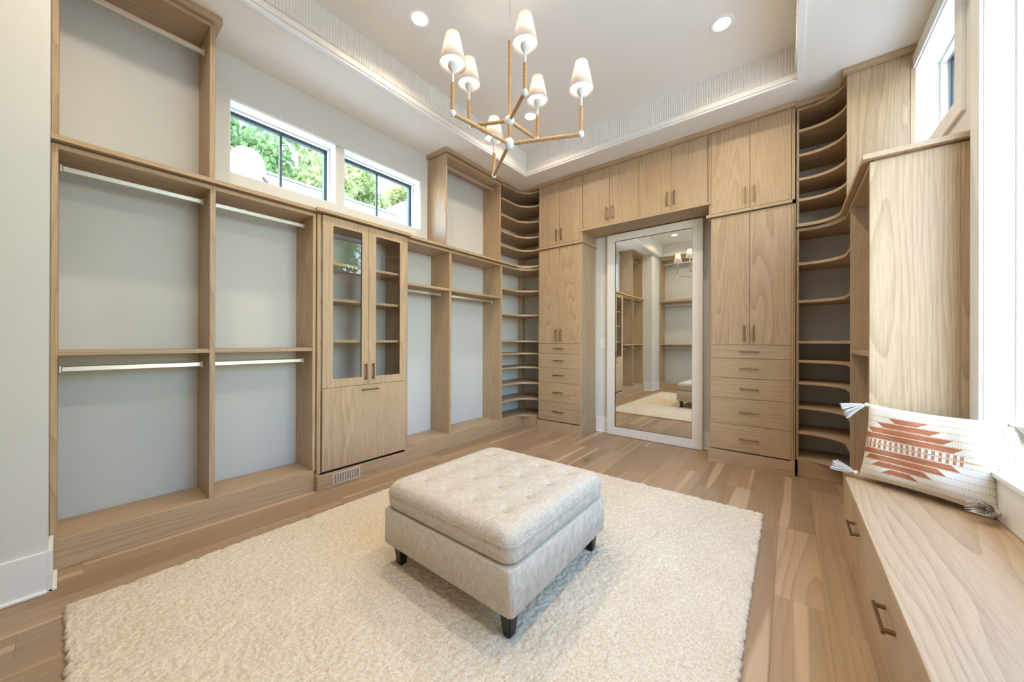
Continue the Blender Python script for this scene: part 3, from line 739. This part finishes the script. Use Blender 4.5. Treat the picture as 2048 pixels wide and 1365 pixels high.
rings = [(rsq(hc-.05, .05), .301+zb), (rsq(hc-.014, .05), .304+zb), (rsq(hc-.002, .055), .318+zb), (rsq(hc+.001, .055), .350+zb), (rsq(hc, .055), .372+zb), (rsq(hc+.003, .055), .376+zb), (rsq(hc-.0005, .055), .380+zb)]
hs = [hc*(1-(i/14)**2*.14) for i in range(1, 15)]+[hc*.86*(1-i/50) for i in range(1, 50)]
for h in hs:
    q = h/hc; rings.append((rsq(h, min(.055+.02*(1-q), h*.6)), .380+zb+.060*(1-q**14)**.55*(1-.0*q)))
shell('cushion', rings, LINEN, t, top_z)
bme = lathe_me('button', [(0, .004), (.005, .0035), (.008, .001), (.0085, -.002), (.006, -.004), (0, -.004)], 12, False)
for i, (bx, by) in enumerate(btn):
    b = link('button', bme if i else bme, None, t, (bx, by, zt-.0175))
bme.materials.append(LINEN)
def leg_me():
    bm = bmesh.new(); a, b = .017, .029
    lo = [bm.verts.new((sx*a, sy*a, 0)) for sx, sy in ((-1, -1), (1, -1), (1, 1), (-1, 1))]; hi = [bm.verts.new((sx*b, sy*b, .110)) for sx, sy in ((-1, -1), (1, -1), (1, 1), (-1, 1))]
    bm.faces.new(lo[::-1]); bm.faces.new(hi)
    for i in range(4): bm.faces.new((lo[i], lo[(i+1) % 4], hi[(i+1) % 4], hi[i]))
    bmesh.ops.bevel(bm, geom=list(bm.edges), offset=.0025, segments=2, affect='EDGES'); return to_me(bm, 'leg')
lm = leg_me(); lm.materials.append(BLACK)
for sx in (-1, 1):
    for sy in (-1, 1): link('leg', lm, None, t, (sx*.350+.012*(sx < 0), sy*.347, 0))

# ---------------------------------------------------------------- pillow with tassels
px0, px1 = Vector((.306, 2.545, .42)), Vector((.640, 2.312, .42))
cen = (px0+px1)/2; ang = math.atan2(px1.y-px0.y, px1.x-px0.x)
t = thing('throw_pillow', 'cream woven lumbar pillow with rust stepped diamonds and corner tassels on the bench', 'pillow', (cen.x, cen.y, bz+.012))
t.rotation_euler = (math.radians(-12), 0, ang)
PW, PH, PT = .455, .385, .078
CRE, RUS, OCH, PNK = (.74, .70, .62), (.43, .17, .09), (.60, .42, .22), (.42, .24, .22)
EDG = [.13, .205, .28, .355, .43, .49, .55, .625, .70, .775, .85]
HWD = {0: .11, 1: .21, 2: .30, 3: .38, 6: .38, 7: .31, 8: .22, 9: .12}
def pcol(u, v):
    """u,v in 0..1 over the front: woven bands with stitched edges, stepped diamond, checked middle band"""
    rn = (math.sin(math.floor(v*130)*12.9898+math.floor(u*9)*3.1)*43758.5) % 1
    for e in EDG+[.93, .06]:
        if abs(v-e) < .0075 and e != .49: return OCH if int(u*110) % 2 else CRE
    k = -1
    for i in range(10):
        if EDG[i] <= v < EDG[i+1]: k = i
    if k in (4, 5):
        if abs(v-.49) < .008: return OCH
        if .0 < u < .84: return (PNK if rn > .25 else RUS) if int(u*44) % 2 else CRE
        return CRE
    if k in HWD:
        fr = (v-EDG[k])/(EDG[k+1]-EDG[k]); sl = (fr-.5)*(.08 if k > 5 else -.08)
        if abs(u-.40) < HWD[k]+sl:
            d = .78+.42*rn; return (RUS[0]*d, RUS[1]*d, RUS[2]*d)
    return CRE
nu, nvv = 220, 160
bm = bmesh.new(); lay = bm.loops.layers.color.new('print')
def ppt(u, v, s):
    a = 2*u-1; b = 2*v-1
    pin = 1-.075*(1-b*b)*abs(a)**3-.0; pin2 = 1-.085*(1-a*a)*abs(b)**3
    x = a*PW/2*(1-.085*(1-b*b)*abs(a)**2.2)*1.0; z = b*PH/2*(1-.07*(1-a*a)*abs(b)**2.2)
    th = PT*(max(0, (1-a**4))**.5)*(max(0, (1-b**4))**.5)
    th *= 1+.07*math.sin(7*a+3*b+1)+.06*math.sin(6*b-2*a)
    return (x, s*th, z+PH/2)
for s in (-1, 1):
    g = [[bm.verts.new(ppt(i/nu, j/nvv, s)) for i in range(nu+1)] for j in range(nvv+1)]
    for j in range(nvv):
        for i in range(nu):
            vs = (g[j][i], g[j][i+1], g[j+1][i+1], g[j+1][i])
            f = bm.faces.new(vs if s < 0 else vs[::-1]); f.smooth = True
            c = pcol((i+.5)/nu, (j+.5)/nvv) if s < 0 else CRE
            for lp in f.loops: lp[lay] = (*[x**(1/2.2) for x in c], 1)
bmesh.ops.remove_doubles(bm, verts=bm.verts, dist=1e-5)
me = bpy.data.meshes.new('cover'); bm.to_mesh(me); bm.free()
link('cover', me, PILM, t)
def tassel(p, d, L=.078):
    """knot, cap and a flared skirt of separate strands"""
    bm = bmesh.new(); rg = random.Random(int(p[0]*1000)+int(p[2]*77)); D = Vector(d).normalized(); qd = D.to_track_quat('Z', 'Y'); P = Vector(p)
    ball = lathe_me('k', [(0, 0), (.008, .002), (.0125, .009), (.010, .017), (.006, .021), (.0075, .026), (.0105, .030)], 14, False)
    ball.transform(Matrix.Translation(P) @ qd.to_matrix().to_4x4()); bm.from_mesh(ball)
    for i in range(130):
        a = rg.uniform(0, 2*PI); rad = rg.uniform(.2, 1)**.5; l = L*rg.uniform(.85, 1.05); pts = []
        for k in range(5):
            f = k/4; r = .009*rad+(.034*rad)*f**1.1; q = Vector((r*math.cos(a), r*math.sin(a), .026+l*f)); q = P+qd @ q; q.z = max(q.z-.012*f*f, .004); pts.append(q)
        w = .0015; sd = D.cross(Vector((rg.uniform(-1, 1), rg.uniform(-1, 1), rg.uniform(-1, 1)))).normalized()*w; up = D.cross(sd).normalized()*w
        rngs = [[bm.verts.new(q+sd), bm.verts.new(q+up), bm.verts.new(q-sd-up)] for q in pts]
        for A, B in zip(rngs, rngs[1:]):
            for i3 in range(3): bm.faces.new((A[i3], A[(i3+1) % 3], B[(i3+1) % 3], B[i3]))
    me = to_me(bm, 'tassel'); o = link('tassel', me, COTTON, t, (0, 0, 0), True); return o
tassel((-PW/2+.002, 0, PH-.004), (-.55, -.30, -.32)); tassel((PW/2-.002, 0, PH-.004), (.6, -.2, -.42))
tassel((-PW/2+.002, -.008, .016), (-.9, -.2, .10)); tassel((PW/2-.004, -.012, .020), (-.1, -.9, .10))

# ---------------------------------------------------------------- chandelier
HX, HY, HZ, HU = -1.250, 1.558, 2.252, 2.384
t = thing('chandelier', 'six-light chandelier of raffia-wrapped arms with white joints and linen shades', 'chandelier', (HX, HY, HZ))
def loc_(v): return Vector(v)-Vector((HX, HY, HZ))
def rope(p0, p1, r=.0105): return link('wrapped_rod', tube_me('wrapped_rod', loc_(p0), loc_(p1), r, 12, .0052), ROPE, t, (0, 0, 0), True)
def ball(p, r, sz=1.): 
    me = lathe_me('joint', [(r*math.sin(PI*i/10), -r*sz*math.cos(PI*i/10)) for i in range(11)], 18, False)
    o = link('joint', me, CHALK, t, loc_(p), True); return o
rope((HX, HY, HZ), (HX, HY, 2.838), .0095)
ball((HX, HY, HZ), .028, 1.2); ball((HX, HY, HU), .027)
shade_me = lathe_me('shade', [(.066, 0), (.0333, .150), (.0318, .150), (.0645, 0), (.066, 0)], 40, False)
shade_me.materials.append(SHADE)
bulb_me = lathe_me('bulb', [(.0, .075), (.007, .070), (.012, .055), (.0135, .040), (.011, .022), (.008, .012), (.008, 0)], 16, False); bulb_me.materials.append(BULB)
cup_me = lathe_me('candle_cup', [(.0055, -.085), (.0075, -.06), (.0065, -.045), (.0055, -.035), (.012, -.028), (.0235, -.010), (.0245, .004), (.020, .014), (.011, .018), (.0095, .05), (0, .05)], 18, False)
cup_me.materials.append(CHALK)
lower = [(-98, .385), (24.5, .400), (144, .395)]; upr = [(-32.5, .240), (-154, .242), (86, .256)]
for hz, lst in ((HZ, lower), (HU, upr)):
    for a, L in lst:
        a = math.radians(a); p = (HX+L*math.cos(a), HY+L*math.sin(a), hz)
        rope((HX+.03*math.cos(a), HY+.03*math.sin(a), hz), p)
        ball(p, .0155, 1.2)
        rope(p, (p[0], p[1], hz+.150), .0105)
        z = hz+.238
        link('candle_cup', cup_me, None, t, loc_((p[0], p[1], z)))
        b_ = link('bulb', bulb_me, None, t, loc_((p[0], p[1], z+.045)))
        s_ = link('lamp_shade', shade_me, None, t, loc_((p[0], p[1], z)))
        l = bpy.data.lights.new('bulb_light', 'POINT'); l.energy = 19.0; l.color = LAMP; l.shadow_soft_size = .016
        lo = bpy.data.objects.new('bulb_light', l); COL.objects.link(lo); lo.location = (p[0], p[1], z+.068)
# chain of separate links and canopy
def link_me():
    bm = bmesh.new(); R, r = .009, .0016; K = 14
    rings = []
    for i in range(K):
        a = 2*PI*i/K; c = Vector((R*.62*math.cos(a), 0, R*1.25*math.sin(a))); n = Vector((math.cos(a), 0, math.sin(a))); b = Vector((0, 1, 0))
        rings.append([bm.verts.new(c+n*r*math.cos(2*PI*j/6)+b*r*math.sin(2*PI*j/6)) for j in range(6)])
    for i in range(K):
        A, B = rings[i], rings[(i+1) % K]
        for j in range(6): bm.faces.new((A[j], A[(j+1) % 6], B[(j+1) % 6], B[j]))
    me = to_me(bm, 'chain_link'); me.materials.append(CHAIN)
    for p in me.polygons: p.use_smooth = True
    return me
lk = link_me(); z = 2.846; i = 0
while z < ZT-.03:
    o = link('chain_link', lk, None, t, loc_((HX, HY, z))); o.rotation_euler = (0, 0, (PI/2)*(i % 2)+.4); z += .0185; i += 1
link('canopy', lathe_me('canopy', [(.0, -.03), (.03, -.03), (.055, -.018), (.062, 0)], 28, False), CHALK, t, loc_((HX, HY, ZT)), True)

# ---------------------------------------------------------------- recessed downlights
def can(x, y, label):
    t = thing('downlight', label, 'ceiling light', (x, y, ZT), 'recessed lights in the ceiling tray')
    link('trim_ring', lathe_me('trim_ring', [(.052, -.001), (.055, -.006), (.075, -.007), (.080, -.001)], 36, False), TRIMP, t, (0, 0, 0), True)
    link('lens', lathe_me('lens', [(0, -.0035), (.053, -.0035)], 30, False), LED, t)
    area('downlight_lamp', (x, y, ZT-.012), (0, 0, -1), .10, .10, 12, LAMP, shape='DISK', spread=math.radians(150))
can(-2.07, 1.555, 'round recessed downlight in the tray above the left window')
can(-.385, 2.925, 'round recessed downlight in the tray right of the chandelier')
can(-2.075, 2.93, 'round recessed downlight in the far left corner of the tray')
can(-.385, 1.555, 'round recessed downlight in the tray above the window bench')
can(-2.07, .18, 'round recessed downlight nearest the white wall corner, seen in the mirror')
can(-.385, .18, 'round recessed downlight in the near right corner of the tray')

# ---------------------------------------------------------------- closet wall behind the camera (seen in the mirror)
YN = YB+.35
t = thing('hanging_cabinet', 'wide open closet bay seen only in the mirror, on the wall behind', 'closet unit', (-2.0, YN, 0))
cx0, cx1 = -2.606, -1.05
for x in ((cx0, cx0+.022), (cx1-.022, cx1)):
    box('side_panel', x[0], x[1], YB+.004, YN, .15, 3.11, WZ, t)
box('back_panel', cx0, cx1, YB+.001, YB+.005, .15, 3.11, BACKW, t)
box('plinth', cx0, cx1, YN-.018, YN, 0, .15, WX, t); box('platform', cx0, cx1, YB+.005, YN-.018, .128, .15, WX, t)
for z in (1.065, 2.078, 3.096): box('shelf', cx0+.022, cx1-.022, YB+.005, YN-.001, z-.012, z+.012, WX, t)
box('ledge_board', cx0, cx1+.02, YN-.001, YN+.03, 2.098, 2.124, WX, t); box('cornice_board', cx0, cx1, YN-.02, YN+.02, 3.111, ZC-.001, WX, t)
for z in (.985, 2.01, 3.0):
    o = box('hanging_rod', cx0+.022, cx1-.022, YN-.185, YN-.170, z-.015, z+.015, NICKEL, t, bev=.006)

# ---------------------------------------------------------------- outside
g = link('outside_ground', bpy.data.meshes.new('outside_ground'), BOUNCE_GROUND, None); bm = bmesh.new(); bm_box(bm, -40, 30, -30, 40, -3.2, -3.1); bm.to_mesh(g.data); bm.free(); tag(g, kind='structure')  # unseen ground, its pale surface serving as a light reflector
# neighbouring wing: sloping roof of overlapping courses with two hooded vents
t = thing('neighbour_roof', 'white sunlit metal roof with horizontal courses outside the left window', 'roof', (-6.0, 4.5, 3.4))
n = 16; ra, rb = Vector((-4.35, 0, 2.40)), Vector((-6.05, 0, 3.585))
sl = (rb-ra)/n
for i in range(n):
    a = ra+sl*i; b = ra+sl*(i+.86)
    nrm = Vector((sl.z, 0, -sl.x)).normalized()
    bm = bmesh.new(); off = Vector(t.location)
    vs = [bm.verts.new(Vector((q.x, yy, q.z))+nrm*e-off) for yy in (1.75, 12.0) for q, e in ((a, .020), (b, .004), (b, -.012), (a, -.004))]
    for f in ((0, 1, 2, 3), (7, 6, 5, 4), (0, 4, 5, 1), (1, 5, 6, 2), (2, 6, 7, 3), (3, 7, 4, 0)): bm.faces.new([vs[j] for j in f])
    link('roof_course', to_me(bm, 'roof_course'), SHINGLE, t)
bm = bmesh.new(); off = Vector(t.location); vs = [bm.verts.new(Vector((q.x, yy, q.z))+Vector((0, 0, e))-off) for yy in (1.75, 12.0) for q, e in ((ra, -.02), (rb, -.02), (rb, -.06), (ra, -.06))]
for f in ((0, 1, 2, 3), (7, 6, 5, 4), (0, 4, 5, 1), (1, 5, 6, 2), (2, 6, 7, 3), (3, 7, 4, 0)): bm.faces.new([vs[j] for j in f])
link('roof_shade_backing', to_me(bm, 'roof_shade_backing'), SHADOW, t)  # dark backing stands in for shade lines between the courses
box('ridge_cap', -6.14, -5.99, 1.75, 12.0, 3.575, 3.607, SHINGLE, t, bev=.02)
def hood(y0, y1, x0, x1, zt, label):
    t = thing('roof_dormer', label, 'dormer', ((x0+x1)/2, (y0+y1)/2, 2.6))
    off = Vector(t.location); w = (y1-y0)/2; yc = (y0+y1)/2; pts = [(yc-w*1.08, 2.4)]
    for i in range(21):
        a = PI-PI*i/20; pts.append((yc+w*math.copysign(abs(math.cos(a))**.7, math.cos(a)), zt-.42+.42*math.sin(a)**.8 if math.sin(a) > 0 else zt-.42))
    pts.append((yc+w*1.08, 2.4))
    bm = bmesh.new(); A = [bm.verts.new(Vector((x1, y, z))-off) for y, z in pts]; B = [bm.verts.new(Vector((x0, y, z))-off) for y, z in pts]
    bm.faces.new(A); bm.faces.new(B[::-1])
    for i in range(len(pts)): bm.faces.new((A[i], B[i], B[(i+1) % len(pts)], A[(i+1) % len(pts)]))
    link('hood', to_me(bm, 'hood'), SHINGLE, t)
hood(1.36, 1.80, -6.5, -5.95, 3.84, 'white round-topped dormer at the left end of the neighbouring roof')
hood(3.98, 4.62, -6.5, -5.95, 3.92, 'white round-topped dormer at the right end of the neighbouring roof')
def tree(x, y, z0, z1, rad, seed, mi, nleaf, label, lobes=20, group='trees outside the windows'):
    rg = np.random.RandomState(seed); t = thing('tree', label, 'tree', (x, y, z0), group)
    H = z1-z0
    link('trunk', lathe_me('trunk', [(.20, 0), (.15, H*.3), (.10, H*.6), (.03, H*.9)], 10), BARK, t, (0, 0, 0), True)
    C = []; 
    for i in range(lobes):
        f = rg.rand(); rr_ = rad*(.98-.30*abs(f-.65)); a = rg.rand()*2*PI; q = rg.rand()**.5
        C.append((rr_*q*math.cos(a)*.75, rr_*q*math.sin(a)*.75, H*(.34+.60*f), rad*(.34+.2*rg.rand())))
    C = np.array(C)
    idx = rg.randint(0, lobes, nleaf); d = rg.randn(nleaf, 3); d /= np.linalg.norm(d, axis=1)[:, None]
    p = C[idx, :3]+d*(C[idx, 3]*rg.rand(nleaf)**.33)[:, None]
    u = rg.randn(nleaf, 3); u /= np.linalg.norm(u, axis=1)[:, None]; w = np.cross(u, rg.randn(nleaf, 3)); w /= np.linalg.norm(w, axis=1)[:, None]
    s = (.055+.055*rg.rand(nleaf))[:, None]
    v = np.stack([p-u*s, p+w*s*.55, p+u*s, p-w*s*.55], 1).reshape(-1, 3); f = np.arange(nleaf*4).reshape(-1, 4)
    o = link('foliage', np_mesh('foliage', v, f), LEAF[mi], t); o['kind'] = 'stuff'
for q, (x, y, z1, sd, mi, lb) in enumerate([
    (-9.2, 1.9, 8.4, 3, 0, 'leafy tree at the left edge of the left window'),
    (-9.3, 4.95, 8.2, 5, 1, 'yellow-green tree behind the roof, around the window mullion'),
    (-9.2, 8.0, 8.2, 8, 0, 'green tree at the right end of the left window'),
    (-9.4, 11.2, 8.2, 9, 1, 'yellow-green tree beyond the right end of the left window'),
    (-12.6, 1.4, 10.0, 12, 1, 'taller pale tree in the second row, farthest left'),
    (-12.6, 4.75, 9.6, 13, 0, 'taller tree in the second row, right of the first muntin'),
    (-12.6, 8.5, 9.8, 14, 1, 'taller pale tree in the second row, behind the second muntin'),
    (-12.8, 12.2, 9.6, 15, 0, 'taller tree in the second row, farthest right')]):
    tree(x, y, -3.1, z1, 1.38, sd, mi, 24000, lb, 22)
tree(6.0, 4.6, -3.1, 5.2, 1.6, 21, 0, 14000, 'tree outside the small right-hand window, reflected in the cabinet glass')
tree(13.0, 6.5, -3.1, 3.6, 2.2, 22, 1, 12000, 'low tree outside the big window over the bench')
